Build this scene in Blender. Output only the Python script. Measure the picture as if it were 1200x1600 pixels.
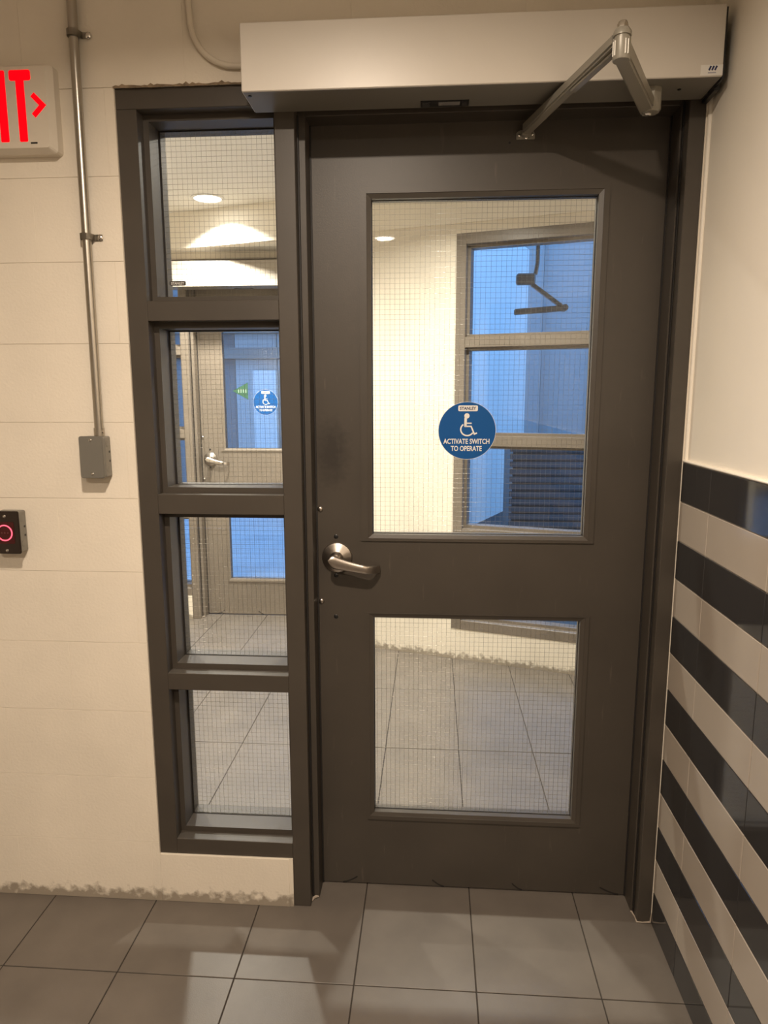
import bpy, bmesh, math, random
from mathutils import Vector, Matrix
random.seed(7)
S = bpy.context.scene
for o in list(bpy.data.objects): bpy.data.objects.remove(o)
C = S.collection

# ------------------------------------------------------------------ camera
cam_d = bpy.data.cameras.new('camera'); cam = bpy.data.objects.new('camera', cam_d); C.objects.link(cam)
F_PX, PITCH, YAW, ROLL = 1086.6, -0.1653, 0.0695, -0.0020
CAM = Vector((0.3232, -1.8031, 1.4770))
cp, sp, cy_, sy_ = math.cos(PITCH), math.sin(PITCH), math.cos(YAW), math.sin(YAW)
fw = Vector((-sy_*cp, cy_*cp, sp)); rt = Vector((cy_, sy_, 0)); up = rt.cross(fw)
r2 = rt*math.cos(ROLL) + up*math.sin(ROLL); u2 = -rt*math.sin(ROLL) + up*math.cos(ROLL)
M = Matrix((r2, u2, -fw)).transposed().to_4x4(); M.translation = CAM
cam.matrix_world = M
cam_d.sensor_fit = 'VERTICAL'; cam_d.sensor_height = 36.0; cam_d.lens = F_PX*36/1600
cam_d.clip_start = 0.05
S.camera = cam

# ------------------------------------------------------------------ world, exposure
W = bpy.data.worlds.new('sky'); S.world = W; W.use_nodes = True
bg = W.node_tree.nodes['Background']
bg.inputs[0].default_value = (0.19, 0.44, 1.0, 1); bg.inputs[1].default_value = 3.2
S.view_settings.view_transform = 'Standard'; S.view_settings.look = 'None'
S.view_settings.exposure = 0.0; S.view_settings.gamma = 1.0; S.view_settings.use_curve_mapping = False
S.cycles.transparent_max_bounces = 32
S.cycles.caustics_reflective = False; S.cycles.caustics_refractive = False
S.cycles.sample_clamp_indirect = 4.0
HALL_COL = (1.0, 0.83, 0.66); VEST_COL = (1.0, 0.92, 0.80)
HALL_LAMPS = [(-0.02, -3.00, 48.0), (0.06, -1.28, 39.0)]
VEST_LAMPS = [(-0.93, 2.20, 43.0), (-1.10, 1.08, 50.0), (0.36, 1.10, 37.0)]
CEIL = 2.56

# ------------------------------------------------------------------ materials
def mat(name, col, rough=0.5, metal=0.0, bump=0.0, bscale=80.0, var=0.0, vscale=6.0, emit=None, estr=0.0, spec=0.5, coat=0.0, detail=6.0):
    m = bpy.data.materials.new(name); m.use_nodes = True
    nt = m.node_tree; b = nt.nodes['Principled BSDF']
    b.inputs['Base Color'].default_value = (*col, 1); b.inputs['Roughness'].default_value = rough
    b.inputs['Metallic'].default_value = metal; b.inputs['Specular IOR Level'].default_value = spec
    b.inputs['Coat Weight'].default_value = coat
    tc = nt.nodes.new('ShaderNodeTexCoord')
    geo = nt.nodes.new('ShaderNodeNewGeometry')
    if bump > 0:
        n = nt.nodes.new('ShaderNodeTexNoise'); n.inputs['Scale'].default_value = bscale; n.inputs['Detail'].default_value = detail
        bm_ = nt.nodes.new('ShaderNodeBump'); bm_.inputs['Strength'].default_value = bump; bm_.inputs['Distance'].default_value = 0.002
        nt.links.new(geo.outputs['Position'], n.inputs['Vector']); nt.links.new(n.outputs['Fac'], bm_.inputs['Height']); nt.links.new(bm_.outputs[0], b.inputs['Normal'])
    if var > 0:
        n = nt.nodes.new('ShaderNodeTexNoise'); n.inputs['Scale'].default_value = vscale; n.inputs['Detail'].default_value = 8
        nt.links.new(geo.outputs['Position'], n.inputs['Vector'])
        mr = nt.nodes.new('ShaderNodeMapRange'); mr.inputs[1].default_value = 0.3; mr.inputs[2].default_value = 0.7
        mr.inputs[3].default_value = 1-var; mr.inputs[4].default_value = 1+var
        nt.links.new(n.outputs['Fac'], mr.inputs[0])
        mx = nt.nodes.new('ShaderNodeVectorMath'); mx.operation = 'SCALE'; mx.inputs[0].default_value = col
        nt.links.new(mr.outputs[0], mx.inputs['Scale']); nt.links.new(mx.outputs[0], b.inputs['Base Color'])
    if emit:
        b.inputs['Emission Color'].default_value = (*emit, 1); b.inputs['Emission Strength'].default_value = estr
    return m

def wall_mat(name, col):
    """cream paint over block: fine relief, faint blotches and a ragged grime band along the floor"""
    m = mat(name, col, 0.55, 0, 0.35, 140, 0.05, 3.5)
    nt = m.node_tree; b = nt.nodes['Principled BSDF']
    geo = nt.nodes.new('ShaderNodeNewGeometry'); sx = nt.nodes.new('ShaderNodeSeparateXYZ'); nt.links.new(geo.outputs['Position'], sx.inputs[0])
    n = nt.nodes.new('ShaderNodeTexNoise'); n.inputs['Scale'].default_value = 42; n.inputs['Detail'].default_value = 8
    nt.links.new(geo.outputs['Position'], n.inputs['Vector'])
    ad = nt.nodes.new('ShaderNodeMath'); ad.operation = 'MULTIPLY_ADD'; ad.inputs[1].default_value = 0.10; 
    nt.links.new(n.outputs['Fac'], ad.inputs[0]); nt.links.new(sx.outputs['Z'], ad.inputs[2])
    mr = nt.nodes.new('ShaderNodeMapRange'); mr.inputs[1].default_value = 0.066; mr.inputs[2].default_value = 0.090; mr.inputs[3].default_value = 0.70; mr.inputs[4].default_value = 0.0
    nt.links.new(ad.outputs[0], mr.inputs[0])
    mix = nt.nodes.new('ShaderNodeMix'); mix.data_type = 'RGBA'
    src = b.inputs['Base Color'].links[0].from_socket
    nt.links.new(mr.outputs[0], mix.inputs[0]); nt.links.new(src, mix.inputs[6]); mix.inputs[7].default_value = (0.13, 0.095, 0.06, 1)
    # small scattered chips and scuffs
    n2 = nt.nodes.new('ShaderNodeTexNoise'); n2.inputs['Scale'].default_value = 17; n2.inputs['Detail'].default_value = 10; n2.inputs['Roughness'].default_value = 0.75
    mp = nt.nodes.new('ShaderNodeMapping'); mp.inputs['Scale'].default_value = (1, 1, 0.45); nt.links.new(geo.outputs['Position'], mp.inputs[0]); nt.links.new(mp.outputs[0], n2.inputs['Vector'])
    mr2 = nt.nodes.new('ShaderNodeMapRange'); mr2.inputs[1].default_value = 0.70; mr2.inputs[2].default_value = 0.76; mr2.inputs[4].default_value = 0.55
    nt.links.new(n2.outputs['Fac'], mr2.inputs[0])
    mix2 = nt.nodes.new('ShaderNodeMix'); mix2.data_type = 'RGBA'
    nt.links.new(mr2.outputs[0], mix2.inputs[0]); nt.links.new(mix.outputs[2], mix2.inputs[6]); mix2.inputs[7].default_value = (0.22, 0.17, 0.12, 1)
    nt.links.new(mix2.outputs[2], b.inputs['Base Color'])
    return m

def glass_mat():
    m = bpy.data.materials.new('pane_glass'); m.use_nodes = True; nt = m.node_tree; nt.nodes.clear()
    out = nt.nodes.new('ShaderNodeOutputMaterial'); mx = nt.nodes.new('ShaderNodeMixShader')
    tr = nt.nodes.new('ShaderNodeBsdfTransparent'); tr.inputs[0].default_value = (0.97, 0.985, 0.975, 1)
    gl = nt.nodes.new('ShaderNodeBsdfGlossy'); gl.inputs['Roughness'].default_value = 0.0
    fr = nt.nodes.new('ShaderNodeFresnel'); ge = nt.nodes.new('ShaderNodeNewGeometry'); mr = nt.nodes.new('ShaderNodeMapRange')   # thin pane: same Fresnel on both faces, no internal total reflection
    mr.inputs[3].default_value = 1.45; mr.inputs[4].default_value = 1/1.45; nt.links.new(ge.outputs['Backfacing'], mr.inputs[0]); nt.links.new(mr.outputs[0], fr.inputs[0])
    nt.links.new(fr.outputs[0], mx.inputs[0]); nt.links.new(tr.outputs[0], mx.inputs[1]); nt.links.new(gl.outputs[0], mx.inputs[2]); nt.links.new(mx.outputs[0], out.inputs[0])
    return m

PAINT = (0.80, 0.73, 0.62)
m_wall = wall_mat('cream_wall_paint', PAINT)
m_plaster = mat('cream_plaster', (0.87, 0.81, 0.71), 0.5, 0, 0.12, 60, 0.03, 3)
m_ceil = mat('ceiling_paint', (0.87, 0.84, 0.78), 0.7, 0, 0.1, 90)
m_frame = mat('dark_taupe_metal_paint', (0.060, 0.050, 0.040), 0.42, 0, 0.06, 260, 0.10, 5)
m_frame_lit = mat('dark_taupe_paint_lit', (0.185, 0.155, 0.125), 0.36, 0, 0.06, 260, 0.10, 5)  # frame paint copied lighter, the bright vestibule light put into its colour
def door_mat():
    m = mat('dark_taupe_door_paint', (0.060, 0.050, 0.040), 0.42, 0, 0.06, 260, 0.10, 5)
    nt = m.node_tree; b = nt.nodes['Principled BSDF']; src = b.inputs['Base Color'].links[0].from_socket
    geo = nt.nodes.new('ShaderNodeNewGeometry')
    # greasy hand smudge above the handle
    sb = nt.nodes.new('ShaderNodeVectorMath'); sb.operation = 'SUBTRACT'; sb.inputs[1].default_value = (0.045, 0.104, 1.325); nt.links.new(geo.outputs['Position'], sb.inputs[0])
    sc = nt.nodes.new('ShaderNodeVectorMath'); sc.operation = 'MULTIPLY'; sc.inputs[1].default_value = (1/0.065, 0, 1/0.12); nt.links.new(sb.outputs[0], sc.inputs[0])
    ln = nt.nodes.new('ShaderNodeVectorMath'); ln.operation = 'LENGTH'; nt.links.new(sc.outputs[0], ln.inputs[0])
    n = nt.nodes.new('ShaderNodeTexNoise'); n.inputs['Scale'].default_value = 60; n.inputs['Detail'].default_value = 9; nt.links.new(geo.outputs['Position'], n.inputs['Vector'])
    ad = nt.nodes.new('ShaderNodeMath'); ad.operation = 'ADD'; nt.links.new(ln.outputs['Value'], ad.inputs[0]); nt.links.new(n.outputs['Fac'], ad.inputs[1])
    mr = nt.nodes.new('ShaderNodeMapRange'); mr.inputs[1].default_value = 0.75; mr.inputs[2].default_value = 1.45; mr.inputs[3].default_value = 0.75; mr.inputs[4].default_value = 0.0; nt.links.new(ad.outputs[0], mr.inputs[0])
    mx = nt.nodes.new('ShaderNodeMix'); mx.data_type = 'RGBA'; nt.links.new(mr.outputs[0], mx.inputs[0]); nt.links.new(src, mx.inputs[6]); mx.inputs[7].default_value = (0.022, 0.018, 0.015, 1)
    # fine pale scratches
    mp = nt.nodes.new('ShaderNodeMapping'); mp.inputs['Rotation'].default_value = (0, 0.5, 0); mp.inputs['Scale'].default_value = (26, 1, 3); nt.links.new(geo.outputs['Position'], mp.inputs[0])
    n2 = nt.nodes.new('ShaderNodeTexNoise'); n2.inputs['Scale'].default_value = 3.0; n2.inputs['Detail'].default_value = 6; nt.links.new(mp.outputs[0], n2.inputs['Vector'])
    mr2 = nt.nodes.new('ShaderNodeMapRange'); mr2.inputs[1].default_value = 0.66; mr2.inputs[2].default_value = 0.76; mr2.inputs[4].default_value = 0.45; nt.links.new(n2.outputs['Fac'], mr2.inputs[0])
    mx2 = nt.nodes.new('ShaderNodeMix'); mx2.data_type = 'RGBA'; nt.links.new(mr2.outputs[0], mx2.inputs[0]); nt.links.new(mx.outputs[2], mx2.inputs[6]); mx2.inputs[7].default_value = (0.12, 0.10, 0.08, 1)
    nt.links.new(mx2.outputs[2], b.inputs['Base Color'])
    return m
m_door = door_mat()
m_gap = mat('dark_gap_rubber', (0.012, 0.010, 0.009), 0.6)
m_floor = mat('taupe_floor_tile', (0.135, 0.116, 0.098), 0.38, 0, 0.10, 300, 0.12, 7)
m_grout = mat('dark_grout', (0.035, 0.028, 0.022), 0.9)
m_dark_tile = mat('charcoal_glazed_tile', (0.030, 0.029, 0.030), 0.07, 0, 0.02, 20)
m_light_tile = mat('taupe_glazed_tile', (0.40, 0.345, 0.29), 0.16, 0, 0.02, 20, 0.03, 3)
m_wgrout = mat('pale_wall_grout', (0.29, 0.255, 0.215), 0.85)
m_cover = mat('cream_metal_cover', (0.68, 0.635, 0.57), 0.35, 0, 0.05, 400)
m_arm = mat('champagne_metal_arm', (0.29, 0.27, 0.225), 0.38, 0.15, 0.05, 300)
m_steel = mat('brushed_steel', (0.55, 0.50, 0.45), 0.28, 1.0, 0.08, 500)
m_shiny = mat('polished_steel', (0.75, 0.72, 0.68), 0.15, 1.0)
m_galv = mat('galvanised_conduit', (0.46, 0.43, 0.38), 0.30, 1.0, 0.05, 300)
m_greybox = mat('grey_steel_box', (0.26, 0.25, 0.225), 0.38, 0.6, 0.08, 250)
m_wire = mat('wire', (0.30, 0.27, 0.23), 0.30, 1.0)
m_glass = glass_mat()
m_blue = mat('sticker_blue', (0.004, 0.085, 0.30), 0.5, spec=0.25)
m_white = mat('sticker_white', (0.82, 0.80, 0.76), 0.5)
m_navy = mat('sticker_navy', (0.01, 0.02, 0.09), 0.5)
m_black = mat('black_plastic', (0.012, 0.012, 0.013), 0.35)
m_sign = mat('cream_sign_plastic', (0.70, 0.63, 0.53), 0.45)
m_red = mat('red_sign_light', (0.06, 0.0, 0.0), 0.6, emit=(1.0, 0.0, 0.004), estr=1.5, spec=0.1)
m_ring = mat('red_ring_light', (0.5, 0.05, 0.08), 0.4, emit=(1.0, 0.10, 0.16), estr=2.0)
m_redglow = mat('dark_red_lens', (0.05, 0.002, 0.003), 0.25)
m_plate = mat('dark_button_plate', (0.030, 0.020, 0.015), 0.22, 0.3)
m_lens = mat('lamp_lens', (0.9, 0.9, 0.9), 0.5, emit=(1.0, 0.95, 0.86), estr=14.0)
m_ringw = mat('lamp_trim_white', (0.8, 0.78, 0.74), 0.5)
m_cable = mat('painted_cable', (0.72, 0.65, 0.54), 0.5)
m_chip = mat('flaked_paint', (0.45, 0.35, 0.24), 0.8, 0, 0.4, 200, 0.3, 60)
m_green = mat('dark_green_sign', (0.03, 0.10, 0.06), 0.5)
m_pave = mat('outdoor_paving', (0.45, 0.45, 0.45), 0.8, 0, 0.3, 20, 0.1, 2)
m_fac = [mat('facade_panel_%d' % i, c, 0.5) for i, c in enumerate([(0.30, 0.30, 0.29), (0.44, 0.43, 0.41), (0.18, 0.18, 0.18), (0.52, 0.50, 0.46)])]
m_fwhite = mat('facade_white', (0.72, 0.70, 0.66), 0.6)
m_dslat = mat('dark_slat', (0.055, 0.055, 0.06), 0.4)
m_beam = mat('facade_beam', (0.20, 0.18, 0.16), 0.6)
m_brown = mat('brown_arm_metal', (0.12, 0.085, 0.06), 0.4, 0.3)

# ------------------------------------------------------------------ helpers
def tag(o, label=None, cat=None, group=None, kind=None):
    if label: o['label'] = label
    if cat: o['category'] = cat
    if group: o['group'] = group
    if kind: o['kind'] = kind
    return o
def thing(name, base, label, cat, group=None, kind=None, rz=0.0):
    o = bpy.data.objects.new(name, None); C.objects.link(o); o.empty_display_size = 0.05
    o.location = base; o.rotation_euler = (0, 0, rz)
    o['_b'] = base
    return tag(o, label, cat, group, kind)
def offs(parent):
    v = Vector((0, 0, 0))
    p = parent
    while p is not None:
        if '_b' in p.keys(): v = v + Vector(p['_b'])
        p = p.parent
    return v
def link(name, me, m, parent=None, smooth=False, local=False):
    """mesh in entrance coordinates; shifted so that it sits under its parent's base"""
    if parent is not None and not local:
        me.transform(Matrix.Translation(-offs(parent)))
    if m is not None and not me.materials: me.materials.append(m)
    if smooth:
        for p in me.polygons: p.use_smooth = True
    o = bpy.data.objects.new(name, me); C.objects.link(o); o.parent = parent
    return o
def fin(bm, name):
    me = bpy.data.meshes.new(name); bmesh.ops.recalc_face_normals(bm, faces=bm.faces); bm.to_mesh(me); bm.free(); return me
def add_box(bm, x0, x1, y0, y1, z0, z1, bev=0.0, seg=1):
    r = bmesh.ops.create_cube(bm, size=1.0)
    vs = r['verts']
    for v in vs: v.co = Vector((x0+(v.co.x+.5)*(x1-x0), y0+(v.co.y+.5)*(y1-y0), z0+(v.co.z+.5)*(z1-z0)))
    if bev > 0:
        es = list({e for v in vs for e in v.link_edges})
        bmesh.ops.bevel(bm, geom=es, offset=bev, segments=seg, affect='EDGES', profile=0.5)
def box(name, x0, x1, y0, y1, z0, z1, m, parent=None, bev=0.0, seg=1):
    bm = bmesh.new(); add_box(bm, x0, x1, y0, y1, z0, z1, bev, seg)
    return link(name, fin(bm, name), m, parent)
def boxes(name, lst, m, parent=None, bev=0.0):
    bm = bmesh.new()
    for b in lst: add_box(bm, *b, bev)
    return link(name, fin(bm, name), m, parent)
def add_cyl(bm, p0, p1, ra, rb=None, n=16, caps=True):
    p0, p1 = Vector(p0), Vector(p1); rb = ra if rb is None else rb
    d = (p1-p0).normalized(); a = d.orthogonal().normalized(); b = d.cross(a)
    A = [bm.verts.new(p0+(a*math.cos(t)+b*math.sin(t))*ra) for t in [2*math.pi*i/n for i in range(n)]]
    B = [bm.verts.new(p1+(a*math.cos(t)+b*math.sin(t))*rb) for t in [2*math.pi*i/n for i in range(n)]]
    for i in range(n): bm.faces.new((A[i], A[(i+1) % n], B[(i+1) % n], B[i]))
    if caps: bm.faces.new(A[::-1]); bm.faces.new(B)
def cyl(name, p0, p1, ra, m, parent=None, rb=None, n=20, smooth=True):
    bm = bmesh.new(); add_cyl(bm, p0, p1, ra, rb, n)
    o = link(name, fin(bm, name), m, parent)
    if smooth: shade(o)
    return o
def shade(o, ang=0.6):
    me = o.data
    for p in me.polygons: p.use_smooth = True
    bm = bmesh.new(); bm.from_mesh(me)
    for e in bm.edges:
        if len(e.link_faces) == 2 and e.calc_face_angle() > ang: e.smooth = False
    bm.to_mesh(me); bm.free()
def lathe(name, prof, origin, axis, m, parent=None, n=32):
    """prof: (radius, height along axis)"""
    ax = Vector(axis).normalized(); a = ax.orthogonal().normalized(); b = ax.cross(a); o = Vector(origin)
    bm = bmesh.new(); rings = []
    for r, h in prof:
        if r < 1e-6: rings.append([bm.verts.new(o+ax*h)])
        else: rings.append([bm.verts.new(o+ax*h+(a*math.cos(2*math.pi*i/n)+b*math.sin(2*math.pi*i/n))*r) for i in range(n)])
    for A, B in zip(rings, rings[1:]):
        for i in range(n):
            j = (i+1) % n
            if len(A) == 1 and len(B) == 1: continue
            if len(A) == 1: bm.faces.new((A[0], B[i], B[j]))
            elif len(B) == 1: bm.faces.new((A[i], A[j], B[0]))
            else: bm.faces.new((A[i], A[j], B[j], B[i]))
    ob = link(name, fin(bm, name), m, parent); shade(ob, 0.7); return ob
def tube(name, pts, r, m, parent=None, n=12):
    bm = bmesh.new(); pts = [Vector(p) for p in pts]; rings = []
    for i, p in enumerate(pts):
        d = (pts[min(i+1, len(pts)-1)]-pts[max(i-1, 0)]).normalized()
        a = d.cross(Vector((0, 1, 0)));  a = a.normalized() if a.length > 1e-4 else d.orthogonal().normalized()
        b = d.cross(a)
        rr = r[i] if isinstance(r, (list, tuple)) else r
        rings.append([bm.verts.new(p+(a*math.cos(2*math.pi*k/n)+b*math.sin(2*math.pi*k/n))*rr) for k in range(n)])
    for A, B in zip(rings, rings[1:]):
        for k in range(n): bm.faces.new((A[k], A[(k+1) % n], B[(k+1) % n], B[k]))
    bm.faces.new(rings[0][::-1]); bm.faces.new(rings[-1])
    o = link(name, fin(bm, name), m, parent); shade(o, 0.9); return o
def add_ring(bm, outer, inner, y0, y1, yi=None):
    """rectangular ring in xz; outer/inner = (x0,x1,z0,z1); y0 front; inner edge may sit at yi (chamfer)"""
    yi = y0 if yi is None else yi
    def rect(r, y): return [bm.verts.new((x, y, z)) for x, z in ((r[0], r[2]), (r[1], r[2]), (r[1], r[3]), (r[0], r[3]))]
    A, B, Cc, D = rect(outer, y0), rect(inner, yi), rect(inner, y1), rect(outer, y1)
    for P, Q in ((A, B), (B, Cc), (Cc, D), (D, A)):
        for i in range(4): bm.faces.new((P[i], P[(i+1) % 4], Q[(i+1) % 4], Q[i]))
def ring(name, outer, inner, y0, y1, m, parent, yi=None):
    bm = bmesh.new(); add_ring(bm, outer, inner, y0, y1, yi); return link(name, fin(bm, name), m, parent)
def prism(name, poly, y0, y1, m, parent=None, bev=0.0):
    """polygon in xz extruded along y"""
    bm = bmesh.new()
    f = bm.faces.new([bm.verts.new((x, y0, z)) for x, z in poly])
    r = bmesh.ops.extrude_face_region(bm, geom=[f])
    for v in r['geom']:
        if isinstance(v, bmesh.types.BMVert): v.co.y = y1
    if bev > 0: bmesh.ops.bevel(bm, geom=list(bm.edges), offset=bev, segments=2, affect='EDGES')
    return link(name, fin(bm, name), m, parent)
def add_stroke(bm, pts, w, y0, y1):
    """thick polyline in xz, mitred, extruded along y"""
    pts = [Vector((p[0], 0, p[1])) for p in pts]; L, R = [], []
    for i, p in enumerate(pts):
        d1 = (p-pts[i-1]).normalized() if i else (pts[1]-p).normalized()
        d2 = (pts[i+1]-p).normalized() if i < len(pts)-1 else d1
        n1 = Vector((-d1.z, 0, d1.x)); n2 = Vector((-d2.z, 0, d2.x)); nn = (n1+n2); nn = nn/max(0.35, nn.dot(n1))
        L.append(p+nn*w/2); R.append(p-nn*w/2)
    rows = []
    for y in (y0, y1): rows.append(([bm.verts.new((q.x, y, q.z)) for q in L], [bm.verts.new((q.x, y, q.z)) for q in R]))
    (L0, R0), (L1, R1) = rows
    for i in range(len(pts)-1):
        bm.faces.new((L0[i], L0[i+1], R0[i+1], R0[i])); bm.faces.new((L1[i], R1[i], R1[i+1], L1[i+1]))
        bm.faces.new((L0[i], L1[i], L1[i+1], L0[i+1])); bm.faces.new((R0[i], R0[i+1], R1[i+1], R1[i]))
    for k in (0, len(pts)-1): bm.faces.new((L0[k], R0[k], R1[k], L1[k]))
def stroke(name, strokes, y0, y1, m, parent):
    bm = bmesh.new()
    for pts, w in strokes: add_stroke(bm, pts, w, y0, y1)
    return link(name, fin(bm, name), m, parent)
def disc_bm(bm, cx, cz, r, y0, y1, n=40): add_cyl(bm, (cx, y0, cz), (cx, y1, cz), r, None, n)
def text(name, s, cx, cz, w, h, y, m, parent, bold=0.012, thick=0.0003):
    cu = bpy.data.curves.new('t', 'FONT'); cu.body = s; cu.size = 1.0; cu.offset = bold; cu.fill_mode = 'BOTH'; cu.extrude = 0.01; cu.resolution_u = 3
    o = bpy.data.objects.new('t', cu); C.objects.link(o)
    dg = bpy.context.evaluated_depsgraph_get(); me = bpy.data.meshes.new_from_object(o.evaluated_get(dg)); bpy.data.objects.remove(o)
    xs = [v.co.x for v in me.vertices]; ys = [v.co.y for v in me.vertices]
    x0, x1, y0, y1 = min(xs), max(xs), min(ys), max(ys)
    for v in me.vertices:
        a, b_, c = v.co
        v.co = (cx+((a-x0)/(x1-x0)-.5)*w, y-thick*(c/0.01), cz+((b_-y0)/(y1-y0)-.5)*h)
    me.materials.clear(); me.name = name
    return link(name, me, m, parent)
def dup(root, scale, base_fn, label=None, group=None, name=None, repaint=None):
    """copy of a thing with copies of its parts and sub-parts"""
    r = root.copy(); C.objects.link(r); r.location = base_fn(Vector(root.location)); r.scale = (scale,)*3
    if label: r['label'] = label
    if group: r['group'] = group
    if name: r.name = name
    def rec(a, b):
        for ch in a.children:
            if ch.type == 'LIGHT': continue
            c = ch.copy()
            if repaint and ch.data and ch.data.materials and ch.data.materials[0] in repaint[0]:
                c.data = ch.data.copy(); c.data.materials[0] = repaint[1]
            C.objects.link(c); c.parent = b; rec(ch, c)
    rec(root, r); return r

# ================================================================== STRUCTURE
FY = -0.006                       # painted block face, a touch proud of the metal frame
# ---- floor slab with its tiles
fl = boxes('floor', [(-2.6, 2.3, -5.6, 2.62, -0.12, -0.0025)], m_grout); tag(fl, 'taupe floor tiles with dark grout in hallway and vestibule', 'floor', kind='structure')
FX0, FT, FYL, FYP = -0.7919, 0.3096, -0.2662, 0.6065
tile_me = None
for i in range(-4, 9):
    for j in range(-4, 5):
        x0, y0 = FX0+i*FT, FYL+j*FYP
        if y0 > 2.3 or x0 > 2.0: continue
        if tile_me is None:
            bm = bmesh.new(); add_box(bm, 0.0016, FT-0.0016, 0.0016, FYP-0.0016, -0.012, 0, 0.0008); tile_me = fin(bm, 'tile'); tile_me.materials.append(m_floor)
        o = bpy.data.objects.new('tile', tile_me); C.objects.link(o); o.parent = fl; o.location = (x0, y0, random.uniform(-0.0004, 0.0))
# ---- front block wall (backing) and its blocks
wf = boxes('wall_front', [(-2.6, -0.463, FY+0.0025, 0.18, 0, CEIL), (-0.463, 2.1, FY+0.0025, 0.18, 2.2225, CEIL),
                          (-0.463, -0.069, FY+0.0025, 0.18, 0, 0.153), (0.954, 2.1, 0.0, 0.18, 0, 2.2225)], m_wall)
tag(wf, 'cream painted block wall around the dark door frame', 'wall', kind='structure')
J, JV = 0.0008, 0.0002
def blk(x0, x1, z0, z1):
    x0, x1 = x0+JV/2, x1-JV/2; z0, z1 = z0+J/2, z1-J/2
    if x1-x0 < 0.015 or z1-z0 < 0.012: return
    d = random.uniform(-0.0002, 0.0002)
    box('block', x0, x1, FY+d, FY+0.02, z0, z1, m_wall, wf, 0.0004)
for k in range(-1, 13):
    z0, z1 = max(0.0, -0.013+0.2032*k), min(CEIL, -0.013+0.2032*(k+1))
    if z1-z0 < 0.012: continue
    xs = -0.690+(0 if k % 2 else 0.203)
    for i in range(-3, 5):
        a, b = xs+0.4064*i, xs+0.4064*(i+1)
        if a > 0.955: continue
        b = min(b, 0.955)
        # left of frame / above / below, trimmed to the opening
        if z0 >= 2.20: 
            blk(a, b, max(z0, 2.2225), z1)
        else:
            if a < -0.463: blk(a, min(b, -0.463), z0, z1)
            if z1 > 2.2225: blk(max(a, -0.463), b, 2.2225, z1)
            if z0 < 0.153 and b > -0.463 and a < -0.069: blk(max(a, -0.463), min(b, -0.069), z0, min(z1, 0.153))
# ---- right wall: cream plaster above, glazed tiles below
wr = boxes('wall_right', [(0.9635, 1.12, -5.6, 0.0, 0, CEIL)], m_plaster); tag(wr, 'cream plaster wall with striped tile dado right of door', 'wall', kind='structure')
box('grout_bed', 0.9562, 0.966, -5.5, -0.001, 0, 1.3105, m_wgrout, wr)
P = 0.1008
tm = {}
for k in range(13):
    for i in range(0, 6):
        y1 = -0.187-0.298*(i-1); y0 = y1-0.298
        if i == 0: y1 = -0.003
        key = (i == 0, k % 2)
        if key not in tm:
            bm = bmesh.new(); add_box(bm, -0.0005, 0.008, y0-y1+0.0011, -0.0011 if i else 0, 0.0011, P-0.0011, 0.0009); me = fin(bm, 'tile'); me.materials.append(m_light_tile if k % 2 else m_dark_tile); tm[key] = me
        o = bpy.data.objects.new('tile', tm[key]); C.objects.link(o); o.parent = wr; o.location = (0.9549+random.uniform(-.0003, .0003), y1, k*P)
boxes('caulk', [(0.9535, 0.968, -5.5, -0.001, 1.3105, 1.3165)], m_plaster, wr, 0.002)
cyl('corner_bead', (0.9625, -0.004, 1.316), (0.9625, -0.004, 2.16), 0.006, m_plaster, wr)
# ---- rest of the hallway behind the camera, and the vestibule shell
tag(boxes('wall_left', [(-2.75, -2.6, -5.6, 0.18, 0, CEIL)], m_plaster), 'cream hallway side wall left of the camera', 'wall', kind='structure')
tag(boxes('wall_back', [(-2.6, 1.12, -5.75, -5.6, 0, CEIL)], m_plaster), 'cream hallway wall behind the camera', 'wall', kind='structure')
tag(boxes('ceiling', [(-2.75, 2.3, -5.75, 2.85, CEIL, CEIL+0.12)], m_ceil), 'plain off-white ceiling over hallway and vestibule', 'ceiling', kind='structure')
tag(boxes('wall_vestibule_side', [(-2.45, -2.3, 0.18, 2.85, 0, CEIL)], m_wall), 'cream wall at left end of vestibule', 'wall', kind='structure')
tag(boxes('wall_vestibule_end', [(2.0, 2.1, 0.18, 1.7, 0, CEIL)], m_wall), 'cream wall at right end of vestibule', 'wall', kind='structure')
# angled wall of the vestibule: local frame s (along), n (behind)
A0 = Vector((-0.01, 2.131, 0)); AA = math.radians(-17.0955)
WT, WB_, WL, WR_ = 2.302, 0.180, 0.470, 1.95
wa = thing('wall_angled', A0, 'cream wall angled across the vestibule behind the door', 'wall', kind='structure', rz=AA)
def locbox(name, lst, m, parent, bev=0.0):
    bm = bmesh.new()
    for b in lst: add_box(bm, *b, bev)
    return link(name, fin(bm, name), m, parent, local=True)
locbox('wall_panel', [(-0.20, WL, 0, 0.16, 0, 2.352), (WL, WR_, 0, 0.16, 0, WB_), (WL, WR_, 0, 0.16, WT, 2.352), (WR_, 2.35, 0, 0.16, 0, 2.352)], m_wall, wa)
locbox('bulkhead', [(-1.60, 2.35, -0.012, 0.06, 2.352, CEIL)], m_plaster, wa)
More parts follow.
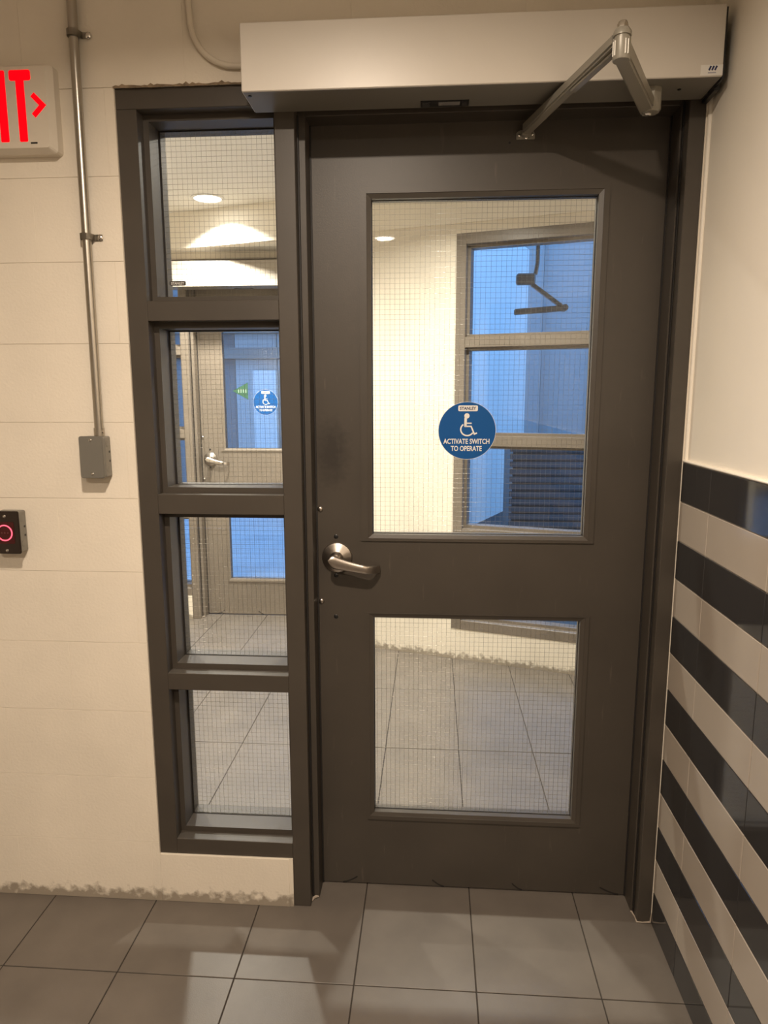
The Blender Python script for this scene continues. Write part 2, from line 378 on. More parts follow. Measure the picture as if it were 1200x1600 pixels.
# wall with the second door (entrance copied at 1.04 scale)
SB = 1.04; OB = Vector((-1.2, 2.6, 0))
fB = lambda p: OB+p*SB
wb = boxes('wall_far', [(-2.3, OB.x-0.463*SB, 2.594, 2.78, 0, CEIL), (OB.x-0.463*SB, -0.19, 2.594, 2.78, 2.2225*SB, CEIL),
                        (OB.x-0.463*SB, OB.x-0.069*SB, 2.594, 2.78, 0, 0.153*SB), (-0.2085, -0.19, 2.19, 2.78, 0, CEIL)], m_wall)
tag(wb, 'cream wall around the far vestibule door', 'wall', kind='structure')
bm = bmesh.new()
yA = lambda x: 2.131-(x+0.01)*0.30756
q_ = [(-1.46, 2.593), (-0.21, 2.593), (-0.21, yA(-0.21)+0.02), (-1.46, yA(-1.46)+0.012)]
lo_ = [bm.verts.new((x, y, 2.353)) for x, y in q_]; hi_ = [bm.verts.new((x, y, 2.40)) for x, y in q_]
for i in range(4): bm.faces.new((lo_[i], lo_[(i+1) % 4], hi_[(i+1) % 4], hi_[i]))
bm.faces.new(lo_[::-1]); bm.faces.new(hi_)
tag(link('ceiling_alcove', fin(bm, 'ceiling_alcove'), m_ceil), 'low ceiling in front of the far vestibule door', 'ceiling', kind='structure')

# ================================================================== DOOR FRAME (trim_1) + SIDELITE (window_1)
ZS = [(0.2019, 0.6627), (0.7118, 1.1642), (1.2173, 1.6686), (1.7186, 2.1737)]
FD = 0.150
tf = thing('trim_1', (0.45, 0.07, 0), 'dark taupe metal door frame between block wall and tile wall', 'door frame', kind='structure')
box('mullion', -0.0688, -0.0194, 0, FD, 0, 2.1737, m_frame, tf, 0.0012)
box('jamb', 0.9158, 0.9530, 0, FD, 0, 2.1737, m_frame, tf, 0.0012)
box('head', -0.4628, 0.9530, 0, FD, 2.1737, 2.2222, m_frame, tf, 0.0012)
boxes('stop', [(-0.0194, 0.0, 0.039, 0.1035, 0, 2.1737)], m_frame, tf, 0.001)
boxes('stop', [(0.9090, 0.9158, 0.039, 0.1035, 0, 2.1737)], m_frame, tf, 0.001)
boxes('stop', [(0.0, 0.9090, 0.039, 0.1035, 2.160, 2.1737)], m_frame, tf, 0.001)
boxes('weather_seal', [(-0.0188, -0.0155, 0.030, 0.0392, 0.01, 2.16), (-0.002, 0.004, 0.1005, 0.106, 0.005, 2.16)], m_gap, tf)
boxes('weather_seal', [(0.9125, 0.9150, 0.030, 0.0392, 0.01, 2.16), (0.905, 0.911, 0.1005, 0.106, 0.005, 2.16)], m_gap, tf)
m_caulk = mat('pale_caulk', (0.36, 0.30, 0.24), 0.7, 0, 0.4, 200)
tube('caulk_bead', [(0.9075, 0.0385, 0.004), (0.9120, 0.0370, 0.003), (0.9150, 0.0200, 0.002), (0.9155, -0.0005, 0.002), (0.9300, -0.0015, 0.002), (0.9520, -0.0020, 0.005), (0.9540, -0.0010, 0.03)], [0.0022, 0.003, 0.0018, 0.0026, 0.0016, 0.003, 0.0012], m_caulk, tf, 7)
tube('caulk_bead', [(-0.0190, 0.0200, 0.002), (-0.0170, 0.0300, 0.004), (-0.0100, 0.0360, 0.005), (-0.0020, 0.0385, 0.003)], [0.0015, 0.004, 0.0046, 0.0018], m_caulk, tf, 7)
ws = thing('window_1', (-0.25, 0.07, 0.1535), 'four-pane wired glass sidelite left of the main door', 'window', kind='structure')
box('jamb', -0.4628, -0.4116, 0, FD, 0.1535, 2.1737, m_frame, ws, 0.0012)
for z0, z1 in [(0.1535, 0.2019), (0.6627, 0.7118), (1.1642, 1.2173), (1.6686, 1.7186)]:
    box('rail', -0.4116, -0.0688, 0.0, FD, z0, z1, m_frame, ws, 0.0012)
def wires(name, x0, x1, z0, z1, y, parent, pitch=0.0134, r=0.00034, ox=0.004, oz=0.006):
    bm = bmesh.new()
    x = x0+ox
    while x < x1: add_cyl(bm, (x, y, z0), (x, y, z1), r, None, 6, False); x += pitch
    z = z0+oz
    while z < z1: add_cyl(bm, (x0, y+0.0004, z), (x1, y+0.0004, z), r, None, 6, False); z += pitch
    o = link(name, fin(bm, name), m_wire, parent, smooth=True); o['kind'] = 'stuff'; return o
def pane(x0, x1, z0, z1, y, parent, oz=0.006):
    p = box('pane', x0, x1, y, y+0.006, z0, z1, m_glass, parent)
    wires('wire_mesh', x0, x1, z0, z1, y+0.003, p, oz=oz)
    return p
for z0, z1 in ZS:
    ring('stop', (-0.4116, -0.0688, z0, z1), (-0.3975, -0.0790, z0+0.0150, z1-0.0150), 0.039, 0.103, m_frame, ws)
    ring('gasket', (-0.4116, -0.0688, z0, z1), (-0.3935, -0.0800, z0+0.0165, z1-0.0180), 0.103, 0.1045, m_gap, ws)
    ring('stop', (-0.4116, -0.0688, z0, z1), (-0.3975, -0.0790, z0+0.0150, z1-0.0150), 0.1115, FD, m_frame, ws)
    pane(-0.4116, -0.0688, z0, z1, 0.1045, ws, random.uniform(0, 0.013))
# flaked paint along the top and foot of the frame
bm = bmesh.new(); n = 46; top = []; bot = []
for i in range(n):
    x = -0.4645+0.36*i/(n-1); h = 0.0015+0.006*abs(math.sin(i*1.7)*math.sin(i*0.31+0.4))*random.uniform(.4, 1.2)
    top.append(bm.verts.new((x, FY-0.0022, 2.2215+h))); bot.append(bm.verts.new((x, FY-0.0012, 2.2205-random.uniform(0, .002))))
for i in range(n-1): bm.faces.new((bot[i], bot[i+1], top[i+1], top[i]))
bmesh.ops.solidify(bm, geom=list(bm.faces), thickness=0.002)
link('paint_chip', fin(bm, 'paint_chip'), m_chip, ws)

# ================================================================== DOOR
DY = 0.104; DT = 0.149
door = thing('door_1', (0.4545, 0.1265, 0.006), 'dark taupe metal door with two wired glass lites and lever handle', 'door', kind='structure')
U_O, U_I = (0.127, 0.766, 1.076, 2.010), (0.158, 0.740, 1.094, 1.982)
L_O, L_I = (0.141, 0.766, 0.222, 0.866), (0.160, 0.742, 0.244, 0.852)
g = 0.010  # cut-out sits under the trim
uc = (U_O[0]+g, U_O[1]-g, U_O[2]+g, U_O[3]-g); lc = (L_O[0]+g, L_O[1]-g, L_O[2]+g, L_O[3]-g)
boxes('slab', [(-0.012, uc[0], DY, DT, 0.006, 2.166), (uc[1], 0.9135, DY, DT, 0.006, 2.166), (uc[0], uc[1], DY, DT, uc[3], 2.166),
               (uc[0], uc[1], DY, DT, lc[3], uc[2]), (uc[0], uc[1], DY, DT, 0.006, lc[2]), (uc[0], lc[0], DY, DT, lc[2], lc[3])], m_door, door)
for O_, I_, lz in ((U_O, U_I, 'upper'), (L_O, L_I, 'lower')):
    mid = (I_[0]-0.012, I_[1]+0.012, I_[2]-0.010, I_[3]+0.012)
    t = ring('lite_trim', O_, mid, DY-0.0045, DY+0.002, m_frame, door)
    ring('bead', mid, I_, DY-0.0025, DY+0.020, m_frame, t, DY+0.001)
    ring('bead', (mid[0], mid[1], mid[2], mid[3]), I_, DT+0.003, DT-0.020, m_frame, t, DT-0.001)
    ring('gasket', mid, (I_[0]+0.0015, I_[1]-0.0015, I_[2]+0.0015, I_[3]-0.0015), DY+0.0195, DY+0.0210, m_gap, t)
    pane(I_[0]-0.01, I_[1]+0.01, I_[2]-0.008, I_[3]+0.008, DY+0.021, door, 0.004)
for x, z in ((0.0115, 1.165), (0.0105, 0.898)):
    lathe('latch_screw', [(0.0078, 0), (0.0078, 0.002), (0.006, 0.0045), (0.003, 0.0055), (0.0, 0.0056)], (x, DY, z), (0, -1, 0), m_steel, door, 16)
for x, z in ((0.055, 1.087), (0.054, 0.974), (0.052, 0.853)):
    s_ = lathe('bolt', [(0.0062, 0), (0.0062, 0.0012), (0.0045, 0.0022), (0.0, 0.0023)], (x, DY, z), (0, -1, 0), m_black, door, 14)
# lever handle
HX, HZ = 0.0575, 1.0270
hd = lathe('door_handle', [(0.0, 0), (0.0425, 0), (0.0432, 0.003), (0.0415, 0.0065), (0.030, 0.0115), (0.0195, 0.0160), (0.0160, 0.0230), (0.0150, 0.0460), (0.0, 0.0462)], (HX, DY, HZ), (0, -1, 0), m_steel, door, 40)
# the lever: tapering blade, rounded hub end, bent back towards the door at the tip
bm = bmesh.new(); rows = []
path = []
for i in range(25):
    t = (i/24)**1.7
    x = HX-0.018+0.140*t
    z = HZ+0.002-0.031*t-0.004*math.sin(t*3.1)
    y = DY-0.052+(0.0 if t < 0.72 else 0.036*((t-0.72)/0.28)**1.7)+0.004*math.sin(t*2.2)
    hh = (0.019*math.sqrt(max(0.0, 1-(1-t/0.13)**2)) if t < 0.13 else 0.019-0.0085*((t-0.13)/0.87)**0.7)
    hh = max(hh, 0.004); th = 0.0068-0.0025*t
    path.append((x, y, z, hh, th))
for x, y, z, hh, th in path:
    rows.append([bm.verts.new((x, y+th*math.sin(a), z+hh*math.copysign(abs(math.cos(a))**0.7, math.cos(a)))) for a in [2*math.pi*k/14 for k in range(14)]])
for A, B in zip(rows, rows[1:]):
    for k in range(14): bm.faces.new((A[k], A[(k+1) % 14], B[(k+1) % 14], B[k]))
bm.faces.new(rows[0][::-1]); bm.faces.new(rows[-1])
lv = link('lever', fin(bm, 'lever'), m_steel, hd); shade(lv, 1.0)
# worn sweep marks on the foot of the door
for x0, w_, s in ((0.062, 0.045, 1), (0.335, 0.035, -1), (0.575, 0.030, -1), (0.835, 0.055, -1)):
    pts = [(x0+w_*t, 0.006+0.020*(t if s > 0 else 1-t)**1.6) for t in (0, .25, .5, .75, 1)]
    stroke('sweep_mark', [(pts, 0.004)], DY-0.0006, DY, m_gap, door)
# second entrance at the far end
trim_2 = dup(tf, SB, fB, 'taupe metal frame of the far vestibule door', name='trim_2', repaint=((m_frame, m_door), m_frame_lit))
window_2 = dup(ws, SB, fB, 'narrow sidelite left of the far vestibule door', name='window_2', repaint=((m_frame, m_door), m_frame_lit))
door_2 = dup(door, SB, fB, 'far vestibule door with blue daylight behind its glass', name='door_2', repaint=((m_frame, m_door), m_frame_lit))

# window in the angled wall
wn = thing('window_3', A0, 'wide taupe-framed window in the angled vestibule wall', 'window', kind='structure', rz=AA)
def ringl(name, o_, i_, y0, y1, m, p):
    bm = bmesh.new(); add_ring(bm, o_, i_, y0, y1); return link(name, fin(bm, name), m, p, local=True)
m_frame2 = m_frame_lit
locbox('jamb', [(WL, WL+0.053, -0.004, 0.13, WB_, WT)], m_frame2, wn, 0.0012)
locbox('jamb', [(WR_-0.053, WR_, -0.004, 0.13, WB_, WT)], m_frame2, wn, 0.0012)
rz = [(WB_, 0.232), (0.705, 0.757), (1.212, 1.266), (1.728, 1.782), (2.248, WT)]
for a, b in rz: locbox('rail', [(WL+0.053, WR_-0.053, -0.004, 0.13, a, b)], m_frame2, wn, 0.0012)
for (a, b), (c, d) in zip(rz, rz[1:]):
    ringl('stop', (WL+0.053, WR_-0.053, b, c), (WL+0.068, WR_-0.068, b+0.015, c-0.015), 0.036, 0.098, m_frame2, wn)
    p = locbox('pane', [(WL+0.053, WR_-0.053, 0.099, 0.105, b, c)], m_glass, wn)

# ================================================================== DOOR OPERATOR
op = thing('door_operator', (0.415, -0.05, 2.157), 'long cream automatic door operator box with folding arm above main door', 'door operator')
HX0, HX1, HYF, HZ0, HZ1 = -0.116, 0.9415, -0.118, 2.157, 2.300
box('cover', HX0, HX1, HYF, -0.0005, HZ0+0.001, HZ1, m_cover, op, 0.0015)
box('shaded_underside', HX0+0.003, HX1-0.003, HYF+0.003, -0.0005, HZ0, HZ0+0.0014, mat('cover_underside_shade', (0.21, 0.195, 0.17), 0.45), op)  # shade under the box put into a darker cover colour
box('end_cap', HX1, HX1+0.0045, HYF+0.004, -0.0005, HZ0-0.004, HZ1-0.004, m_black, op)
box('end_gap_dark', HX1+0.001, 0.9532, -0.075, -0.0005, HZ0-0.010, HZ0, m_black, op)  # black piece put where the gap beside the cover is only dark
sw = box('switch_panel', 0.288, 0.401, -0.040, -0.006, HZ0-0.0015, HZ0+0.0005, m_black, op)
box('rocker', 0.292, 0.309, -0.034, -0.014, HZ0-0.004, HZ0-0.001, mat('dark_grey_plastic', (0.06, 0.06, 0.06), 0.3), sw)
box('switch_label', 0.330, 0.380, -0.034, -0.016, HZ0-0.0022, HZ0-0.0012, mat('grey_label', (0.25, 0.24, 0.23), 0.5), sw)
box('rocker', 0.385, 0.397, -0.034, -0.014, HZ0-0.004, HZ0-0.001, mat('dark_grey_plastic2', (0.05, 0.045, 0.045), 0.3), sw)
lathe('cover_screw', [(0.004, 0), (0.004, 0.0015), (0, 0.002)], (HX0+0.014, HYF+0.022, HZ0), (0, 0, -1), m_black, op, 12)
lathe('cover_screw', [(0.004, 0), (0.004, 0.0015), (0, 0.002)], (0.870, -0.060, HZ0), (0, 0, -1), m_black, op, 12)
mk = box('maker_label', 0.8945, 0.9410, HYF-0.0005, HYF+0.0003, 2.160, 2.181, m_white, op)
for i in range(3): stroke('logo_bar', [([(0.9120+0.0062*i, 2.1700), (0.9160+0.0062*i, 2.1785)], 0.0036)], HYF-0.0009, HYF-0.0004, m_navy, mk)
box('caption', 0.9100, 0.9270, HYF-0.0008, HYF-0.0004, 2.1640, 2.1662, mat('caption_grey', (0.35, 0.35, 0.42), .5), mk)
# arm
SPX, ELB, SHO = Vector((0.803, -0.058, 2.135)), Vector((0.676, -0.323, 2.135)), Vector((0.548, 0.094, 2.128))
lathe('spindle', [(0.023, 0.022), (0.023, -0.020), (0.018, -0.027), (0.0, -0.027)], SPX+Vector((0.006, -0.004, 0)), (0, 0, 1), m_arm, op, 8)
def bar(name, a, b, wa_, wb_, ha, hb, m, parent, bev=0.004):
    """tapering bar of rectangular section between two points"""
    a, b = Vector(a), Vector(b); d = (b-a); h = Vector((d.x, d.y, 0)).normalized(); s = Vector((-h.y, h.x, 0)); u = Vector((0, 0, 1))
    bm = bmesh.new(); V = []
    for p, w, t in ((a, wa_, ha), (b, wb_, hb)):
        V.append([bm.verts.new(p+s*w/2*i+u*t/2*j) for i, j in ((-1, -1), (1, -1), (1, 1), (-1, 1))])
    for k in range(4): bm.faces.new((V[0][k], V[0][(k+1) % 4], V[1][(k+1) % 4], V[1][k]))
    bm.faces.new(V[0][::-1]); bm.faces.new(V[1])
    bmesh.ops.bevel(bm, geom=list(bm.edges), offset=bev, segments=3, affect='EDGES')
    o = link(name, fin(bm, name), m, parent); shade(o, 0.5); return o
dA = (ELB-SPX).normalized()
ma = bar('main_arm', SPX-dA*0.020+Vector((0, 0, -0.012)), ELB+dA*0.014+Vector((0, 0, -0.008)), 0.034, 0.030, 0.026, 0.034, m_arm, op)
lathe('arm_screw', [(0.009, 0), (0.009, -0.004), (0.006, -0.007), (0, -0.007)], SPX+Vector((0, 0, -0.024)), (0, 0, 1), m_shiny, ma, 6)
lathe('elbow', [(0.0, -0.028), (0.0155, -0.028), (0.0165, -0.026), (0.0165, 0.010), (0.0145, 0.011), (0.0145, 0.014), (0.017, 0.0145), (0.017, 0.022), (0.013, 0.028), (0.0, 0.028)], ELB, (0, 0, 1), m_arm, op, 28)
lathe('elbow_nut', [(0.0105, 0.028), (0.0105, 0.036), (0.0075, 0.041), (0.0, 0.042)], ELB, (0, 0, 1), m_shiny, op, 8)
fa0 = ELB+Vector((-0.004, 0.012, 0.016)); fa = bar('forearm', fa0, SHO+Vector((0.002, -0.014, 0.004)), 0.024, 0.026, 0.022, 0.024, m_arm, op)
bar('forearm_channel', fa0+Vector((0, 0.02, -0.013)), fa0.lerp(SHO, 0.42)+Vector((0, 0, -0.013)), 0.014, 0.014, 0.008, 0.006, m_arm, fa, 0.001)
# shoe on the door
sh = prism('arm_shoe', [(0.527, 2.114), (0.573, 2.114), (0.573, 2.126), (0.569, 2.134), (0.537, 2.136), (0.527, 2.130)], DY-0.006, DY-0.0005, m_arm, op, 0.001)
prism('shoe_lug', [(0.539, 2.118), (0.563, 2.118), (0.561, 2.134), (0.541, 2.134)], DY-0.022, DY-0.005, m_arm, sh, 0.002)
for x, z in ((0.534, 2.123), (0.566, 2.125), (0.551, 2.117)):
    lathe('screw', [(0.0035, 0), (0.0035, 0.002), (0, 0.003)], (x, DY-0.006, z), (0, -1, 0), m_shiny, sh, 10)
lathe('spare_hole', [(0.003, 0.0), (0.003, 0.0008), (0, 0.0009)], (0.511, DY, 2.108), (0, -1, 0), m_black, sh, 10)
op2 = dup(op, SB, lambda p: fB(p)+Vector((0, 0, -0.112)), 'operator box with darkened cream cover above the far vestibule door', repaint=((m_cover,), mat('cream_cover_toned_down', (0.40, 0.36, 0.31), 0.4)))  # cream cover copied darker to offset the strong lamp close by

# ================================================================== STICKERS
SR, SXC, SZC, SY = 0.0778, 0.4175, 1.3825, DY+0.0208
stk = thing('accessibility_sticker', (SXC, SY, SZC), 'round blue wheelchair switch sticker on the main door glass', 'sticker')
bm = bmesh.new(); disc_bm(bm, SXC, SZC, SR, SY-0.0004, SY, 64); link('disc', fin(bm, 'disc'), m_blue, stk)
bm = bmesh.new(); disc_bm(bm, SXC, SZC, SR*1.012, SY-0.0002, SY, 64); link('border', fin(bm, 'border'), m_white, stk)
y0_, y1_ = SY-0.0007, SY-0.0003
def sp_(x, z): return (SXC+(x-597)/413*SR, SZC-(z-630)/413*SR)
k_ = SR/413
def rrect(x0, x1, z0, z1, r, n=6):
    out = []
    for cx, cz, a0 in ((x1-r, z1-r, 0), (x0+r, z1-r, 90), (x0+r, z0+r, 180), (x1-r, z0+r, 270)):
        for i in range(n+1): a = math.radians(a0+90*i/n); out.append((cx+r*math.cos(a), cz+r*math.sin(a)))
    return out
a_, b_ = sp_(465, 348), sp_(748, 265)
pill = prism('name_plate', rrect(a_[0], b_[0], a_[1], b_[1], 20*k_), y0_, y1_, m_white, stk)
c_ = sp_(606, 307); text('lettering', 'STANLEY', c_[0], c_[1], 235*k_, 46*k_, y0_, m_navy, pill, 0.03)
bm = bmesh.new(); c_ = sp_(592, 415); disc_bm(bm, c_[0], c_[1], 38*k_, y0_, y1_, 24)
add_stroke(bm, [sp_(575, 440), sp_(573, 572)], 36*k_, y0_, y1_)
add_stroke(bm, [sp_(585, 521), sp_(662, 521)], 18*k_, y0_, y1_)
add_stroke(bm, [sp_(560, 566), sp_(655, 566), sp_(704, 678), sp_(742, 661)], 20*k_, y0_, y1_)
add_stroke(bm, [sp_(600+94*math.cos(t), 610-90*math.sin(t)) for t in [math.radians(128+(200*i/28)) for i in range(29)]], 20*k_, y0_, y1_)
link('wheelchair_symbol', fin(bm, 'wheelchair_symbol'), m_white, stk)
c_ = sp_(590, 783); text('lettering', 'ACTIVATE SWITCH', c_[0], c_[1], 668*k_, 76*k_, y0_, m_white, stk, 0.022)
c_ = sp_(590, 887); text('lettering', 'TO OPERATE', c_[0], c_[1], 450*k_, 76*k_, y0_, m_white, stk, 0.022)
stk2 = dup(stk, SB, fB, 'round blue sticker on the far vestibule door glass')
pl = thing('maker_sticker', (-0.3655, 0.104, 1.7775), 'tiny dark name sticker in corner of the top sidelite pane', 'sticker')
pb = prism('plate', rrect(-0.3880, -0.3430, 1.7710, 1.7840, 0.005), 0.1036, 0.1043, mat('sticker_grey', (0.07, 0.065, 0.06), .5), pl)
text('lettering', 'STANLEY', -0.3655, 1.7775, 0.036, 0.0066, 0.1036, m_white, pl, 0.02)
gt = thing('triangle_sign', (-0.931, 2.7290, 1.511), 'small green triangle sticker on the far door glass', 'sticker')
prism('plate', [(-0.983, 1.511), (-0.880, 1.565), (-0.880, 1.455)], 2.7284, 2.7290, m_green, gt)
for i_ in range(4): box('print_mark', -0.945+0.016*i_, -0.939+0.016*i_, 2.7281, 2.7284, 1.499, 1.523, mat('pale_green_print', (0.25, 0.35, 0.28), 0.5), gt)

# ================================================================== EXIT SIGN
SGY = -0.047
sg = thing('exit_sign', (-0.757, -0.006, 2.07), 'cream exit sign with glowing red letters on block wall', 'exit sign')
hs = prism('housing', rrect(-0.905, -0.609, 2.073, 2.262, 0.006, 3), SGY+0.014, FY, m_sign, sg, 0.0)
bm = bmesh.new()
fr_ = [bm.verts.new((x, SGY, z)) for x, z in rrect(-0.902, -0.612, 2.076, 2.259, 0.008, 3)]
bk_ = [bm.verts.new((x, SGY+0.016, z)) for x, z in rrect(-0.912, -0.600, 2.066, 2.268, 0.010, 3)]
b2_ = [bm.verts.new((x, FY, z)) for x, z in rrect(-0.912, -0.600, 2.066, 2.268, 0.010, 3)]
for P_, Q_ in ((fr_, bk_), (bk_, b2_)):
    for i in range(len(P_)): bm.faces.new((P_[i], P_[(i+1) % len(P_)], Q_[(i+1) % len(P_)], Q_[i]))
bm.faces.new(fr_); bm.faces.new(b2_)
link('face_plate', fin(bm, 'face_plate'), m_sign, sg)
ly0, ly1 = SGY-0.0006, SGY+0.0005
zt, zb = 2.2505, 2.0900
def letter(rects):
    bm = bmesh.new()
    for r in rects: add_box(bm, r[0], r[1], ly0, ly1, r[2], r[3])
    return link('letter', fin(bm, 'letter'), m_red, sg)
prism('letter', rrect(-0.6865, -0.6660, zb, zt-0.01, 0.003), ly0, ly1, m_red, sg)                       # T stem
prism('letter_bar', rrect(-0.7020, -0.6485, zt-0.0235, zt, 0.005), ly0-0.0002, ly1, m_red, sg)             # T bar
prism('letter', rrect(-0.7340, -0.7130, zb, zt, 0.003), ly0, ly1, m_red, sg)                              # I
stroke('letter', [([(-0.812, zt), (-0.750, zb)], 0.021), ([(-0.750, zt), (-0.812, zb)], 0.021)], ly0, ly1, m_red, sg)
letter([(-0.888, -0.868, zb, zt), (-0.868, -0.832, zt-0.021, zt), (-0.868, -0.838, 2.160, 2.180), (-0.868, -0.832, zb, zb+0.021)])
stroke('chevron', [([(-0.6475, 2.1955), (-0.6230, 2.1710), (-0.6470, 2.1480)], 0.0125)], ly0, ly1, m_red, sg)
box('maker_mark', -0.6600, -0.6430, ly0, ly1, 2.0850, 2.0885, m_black, sg)

# ================================================================== CONDUIT, BOXES
cd = thing('conduit', (-0.553, -0.02, 1.375), 'galvanised steel conduit running up the block wall', 'conduit')
CX = lambda z: -0.5510+0.0085*(z-1.9)*0
cyl('pipe', (-0.5515, -0.020, 1.388), (-0.5465, -0.020, 2.5595), 0.0113, m_galv, cd, n=24)
cyl('connector', (-0.5515, -0.020, 1.3745), (-0.5515, -0.020, 1.396), 0.0135, m_galv, cd, n=20)
cyl('set_screw', (-0.5415, -0.024, 1.386), (-0.5360, -0.026, 1.386), 0.0035, m_steel, cd, n=10)
for z in (2.338, 1.873):
    bm = bmesh.new()
    prof = [(-0.0145, -0.004), (-0.0150, -0.020), (-0.0125, -0.0300), (-0.004, -0.0350), (0.006, -0.0340), (0.0125, -0.0280), (0.0150, -0.0180), (0.0165, -0.0100), (0.0360, -0.0085)]
    px0 = -0.5515+0.005*(z-1.388)/1.17
    V = [[bm.verts.new((px0+a, b, z+dz)) for a, b in prof] for dz in (-0.0075, 0.0075)]
    for i in range(len(prof)-1): bm.faces.new((V[0][i], V[0][i+1], V[1][i+1], V[1][i]))
    bmesh.ops.solidify(bm, geom=list(bm.faces), thickness=-0.0016)
    st = link('strap', fin(bm, 'strap'), m_galv, cd)
    lathe('screw', [(0.0078, 0), (0.0078, 0.002), (0.005, 0.0045), (0, 0.005)], (px0+0.030, -0.0085, z), (0, -1, 0), m_shiny, st, 14)
def wall_box(name, x0, x1, z0, z1, yf, label, cat, plate_m, knock=True):
    t = thing(name, ((x0+x1)/2, FY, z0), label, cat)
    b = box('body', x0, x1, yf+0.004, FY-0.0002, z0, z1, m_greybox, t, 0.005, 3)
    if knock:
        zc = (z0+z1)/2
        for dz in (0.012, -0.012):
            lathe('knockout', [(0.0032, -0.001), (0.0032, 0.0006), (0, 0.0006)], (x1, -0.018, zc+dz), (1, 0, 0), m_black, b, 10)
        for dz in (0.034, -0.034):
            lathe('knockout', [(0.0095, -0.001), (0.0095, 0.0005), (0.007, 0.0009), (0, 0.0009)], (x1, -0.026, zc+dz), (1, 0, 0), m_greybox, b, 18)
    return t, b
gb, _ = wall_box('junction_box', -0.5905, -0.5285, 1.268, 1.3745, -0.047, 'grey metal junction box at the foot of the conduit', 'junction box', m_greybox)
cv = prism('cover_plate', rrect(-0.5945, -0.5305, 1.2660, 1.3755, 0.006), -0.0500, -0.0430, m_greybox, gb, 0.0012)
for z in (1.3655, 1.2775): lathe('screw', [(0.0038, 0), (0.0038, 0.001), (0.002, 0.0022), (0, 0.0023)], (-0.5625, -0.0500, z), (0, -1, 0), m_shiny, cv, 12)
bb, _ = wall_box('exit_button', -0.8450, -0.7800, 1.0620, 1.1740, -0.046, 'touch exit button with glowing red ring in dark box', 'button', m_plate)
pt_ = prism('cover_plate', rrect(-0.8470, -0.7760, 1.0600, 1.1760, 0.005), -0.0500, -0.0445, m_plate, bb, 0.0015)
rl = prism('sensor_panel', rrect(-0.8440, -0.7900, 1.0880, 1.1470, 0.003), -0.0512, -0.0498, m_redglow, bb)
RC = (-0.8165, 1.1175)
bm = bmesh.new(); add_stroke(bm, [(RC[0]+0.0205*math.cos(2*math.pi*i/48), RC[1]+0.0205*math.sin(2*math.pi*i/48)) for i in range(49)], 0.0030, -0.0522, -0.0508)
link('light_ring', fin(bm, 'light_ring'), m_ring, rl)
for dx in (-0.008, 0.0, 0.009): box('symbol_mark', RC[0]+dx-0.0022, RC[0]+dx+0.0022, -0.0516, -0.0510, RC[1]-0.0022, RC[1]+0.0022, mat('dim_red', (0.10, 0.02, 0.02), 0.4), rl)
for z in (1.1620, 1.0690):
    lathe('screw', [(0.0040, 0), (0.0040, 0.001), (0.002, 0.0022), (0, 0.0023)], (-0.8140, -0.0500, z), (0, -1, 0), m_shiny, pt_, 12)
# painted cable dropping from the ceiling into the operator box
cb = thing('painted_cable', (-0.25, -0.014, 2.25), 'cream painted cable curving down the wall into the operator box', 'cable')
pts = [(-0.2660, -0.014, 2.5595), (-0.2655, -0.014, 2.42), (-0.2630, -0.014, 2.365)]
for i in range(1, 11):
    t = math.radians(90*i/10); pts.append((-0.2630+0.105*(1-math.cos(t)), -0.014, 2.365-0.108*math.sin(t)))
pts.append((-0.1175, -0.014, 2.2555))
tube('cable', pts, 0.0072, m_cable, cb)

# ================================================================== LAMPS
def downlight(x, y, watts, col, label, spread=150, size=0.10):
    t = thing('downlight', (x, y, CEIL), label, 'ceiling light')
    lathe('trim_ring', [(0.092, -0.001), (0.092, -0.005), (0.075, -0.007), (0.073, -0.004), (0.073, -0.001)], (x, y, CEIL), (0, 0, 1), m_ringw, t, 36)
    lathe('lens', [(0.074, -0.003), (0.0, -0.0035)], (x, y, CEIL), (0, 0, 1), m_lens, t, 36)
    ld = bpy.data.lights.new('lamp_light', 'AREA'); ld.shape = 'DISK'; ld.size = size; ld.energy = watts; ld.color = col; ld.spread = math.radians(spread)
    lo = bpy.data.objects.new('lamp_light', ld); C.objects.link(lo); lo.parent = t; lo.location = (0, 0, -0.009)
    return t
downlight(*HALL_LAMPS[0], HALL_COL, 'recessed round downlight in the hallway ceiling behind the camera', 168)
downlight(*HALL_LAMPS[1], HALL_COL, 'recessed round downlight in the hallway ceiling in front of the camera', 160)
downlight(*VEST_LAMPS[0], VEST_COL, 'round downlight glowing through the top sidelite pane', 124)
downlight(*VEST_LAMPS[1], VEST_COL, 'round vestibule downlight hidden above the sidelite')
downlight(*VEST_LAMPS[2], VEST_COL, 'round vestibule downlight hidden above the main door')

# ================================================================== OUTSIDE
tag(boxes('floor_outside', [(-12, 14, 2.62, 16, -0.14, -0.02)], m_pave), 'blue-lit outdoor paving beyond the vestibule glass', 'paving', kind='structure')
tag(boxes('floor_road', [(0.2, 9, 4.2, 8.7, -0.03, -0.012)], mat('asphalt', (0.05, 0.05, 0.052), 0.8)), 'dark road strip outside the angled window', 'road', kind='structure')
fc = thing('metal_facade', (1.0, 9.0, 0), 'pale panelled building front outside the angled window', 'building')
x = -5.0; i = 0
while x < 8.0:
    w_ = 0.45+0.35*((i*37) % 5)/5
    box('panel', x, x+w_-0.02, 9.0-0.05*(i % 3), 9.3, 0, 5.0, m_fac[(i*7+i//3) % 4], fc); x += w_; i += 1
box('band', -5.0, -0.6, 8.78, 8.95, 2.04, 2.20, m_beam, fc); box('band', -5.0, -0.6, 8.80, 8.95, 2.42, 2.50, m_beam, fc)
box('doorway', -2.40, -2.05, 8.76, 8.95, 0.3, 1.86, m_fwhite, fc)
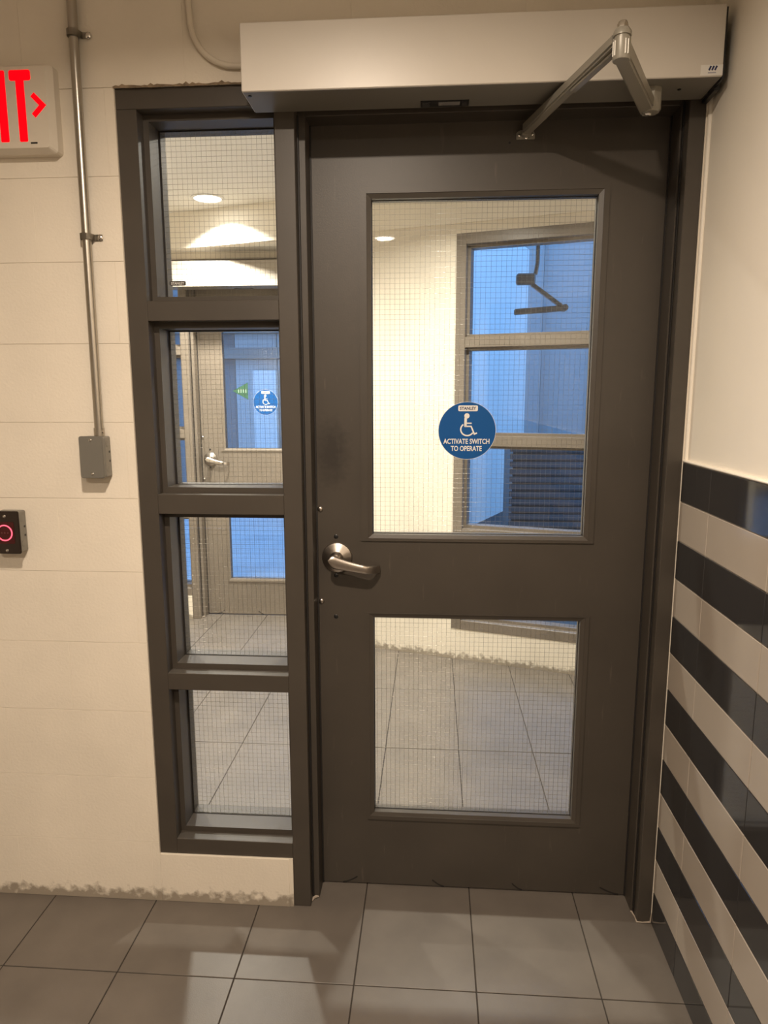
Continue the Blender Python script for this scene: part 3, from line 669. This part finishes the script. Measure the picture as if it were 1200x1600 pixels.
wp = thing('white_wall', (1.2, 6.5, 0), 'bright white wall end outside the lower angled window pane', 'wall')

bm = bmesh.new()
d_ = Vector((0.565, 1.302, 0)).normalized(); n_ = Vector((-d_.y, d_.x, 0)); a0 = Vector((0.787, 6.185, 0))-d_*1.2; a1 = Vector((1.352, 7.487, 0))+d_*0.6
q = [a0, a1, a1+n_*0.3, a0+n_*0.3]
lo_ = [bm.verts.new((p.x, p.y, -0.02)) for p in q]; hi_ = [bm.verts.new((p.x, p.y, 3.4)) for p in q]
for i in range(4): bm.faces.new((lo_[i], lo_[(i+1) % 4], hi_[(i+1) % 4], hi_[i]))
bm.faces.new(lo_[::-1]); bm.faces.new(hi_)
link('wall_slab', fin(bm, 'wall_slab'), m_fwhite, wp)
bm = bmesh.new(); add_box(bm, 0, 0.34, -0.02, 0.34, 3.4, 3.46); me_ = fin(bm, 'coping'); me_.transform(Matrix.Translation(a0)); link('coping', me_, m_fwhite, wp)
lu = thing('louvred_bin_store', (1.75, 4.6, -0.02), 'dark slatted enclosure outside the lower angled window pane', 'enclosure')
box('carcass', 1.05, 2.60, 4.54, 5.3, -0.02, 1.02, m_dslat, lu)
for k in range(15): box('slat', 1.02, 2.62, 4.50, 4.545, 0.03+0.068*k, 0.03+0.068*k+0.045, m_dslat, lu)
box('top', 1.00, 2.64, 4.48, 5.32, 1.02, 1.06, m_beam, lu)
cn = thing('added_arm', (1.2, 3.0, -0.02), 'made-up brown folding arm on a beam, standing in for the image in the top angled pane', 'arm')  # outdoor arm, beam and post invented for the arm image in the glass
box('beam', -0.1, 3.0, 2.94, 3.06, 2.56, 2.68, m_beam, cn); box('post', 2.9, 3.0, 2.94, 3.06, -0.02, 2.56, m_beam, cn)
tube('drop_rod', [(0.997, 3.0, 2.56), (0.997, 3.0, 2.33), (0.985, 3.0, 2.26)], 0.014, m_brown, cn)
box('bracket', 0.862, 0.985, 2.97, 3.03, 2.195, 2.265, m_brown, cn, 0.01)
bar('upper_link', (0.955, 3.0, 2.205), (1.170, 3.0, 2.050), 0.04, 0.04, 0.030, 0.030, m_brown, cn)
bar('lower_link', (1.185, 3.0, 2.045), (0.855, 3.0, 2.022), 0.04, 0.04, 0.036, 0.036, m_brown, cn)
lathe('pivot', [(0, -0.03), (0.022, -0.03), (0.022, 0.03), (0, 0.03)], (1.18, 3.0, 2.046), (0, 1, 0), m_brown, cn, 16)
# tidy the bookkeeping property
for o in bpy.data.objects:
    if '_b' in o.keys(): del o['_b']
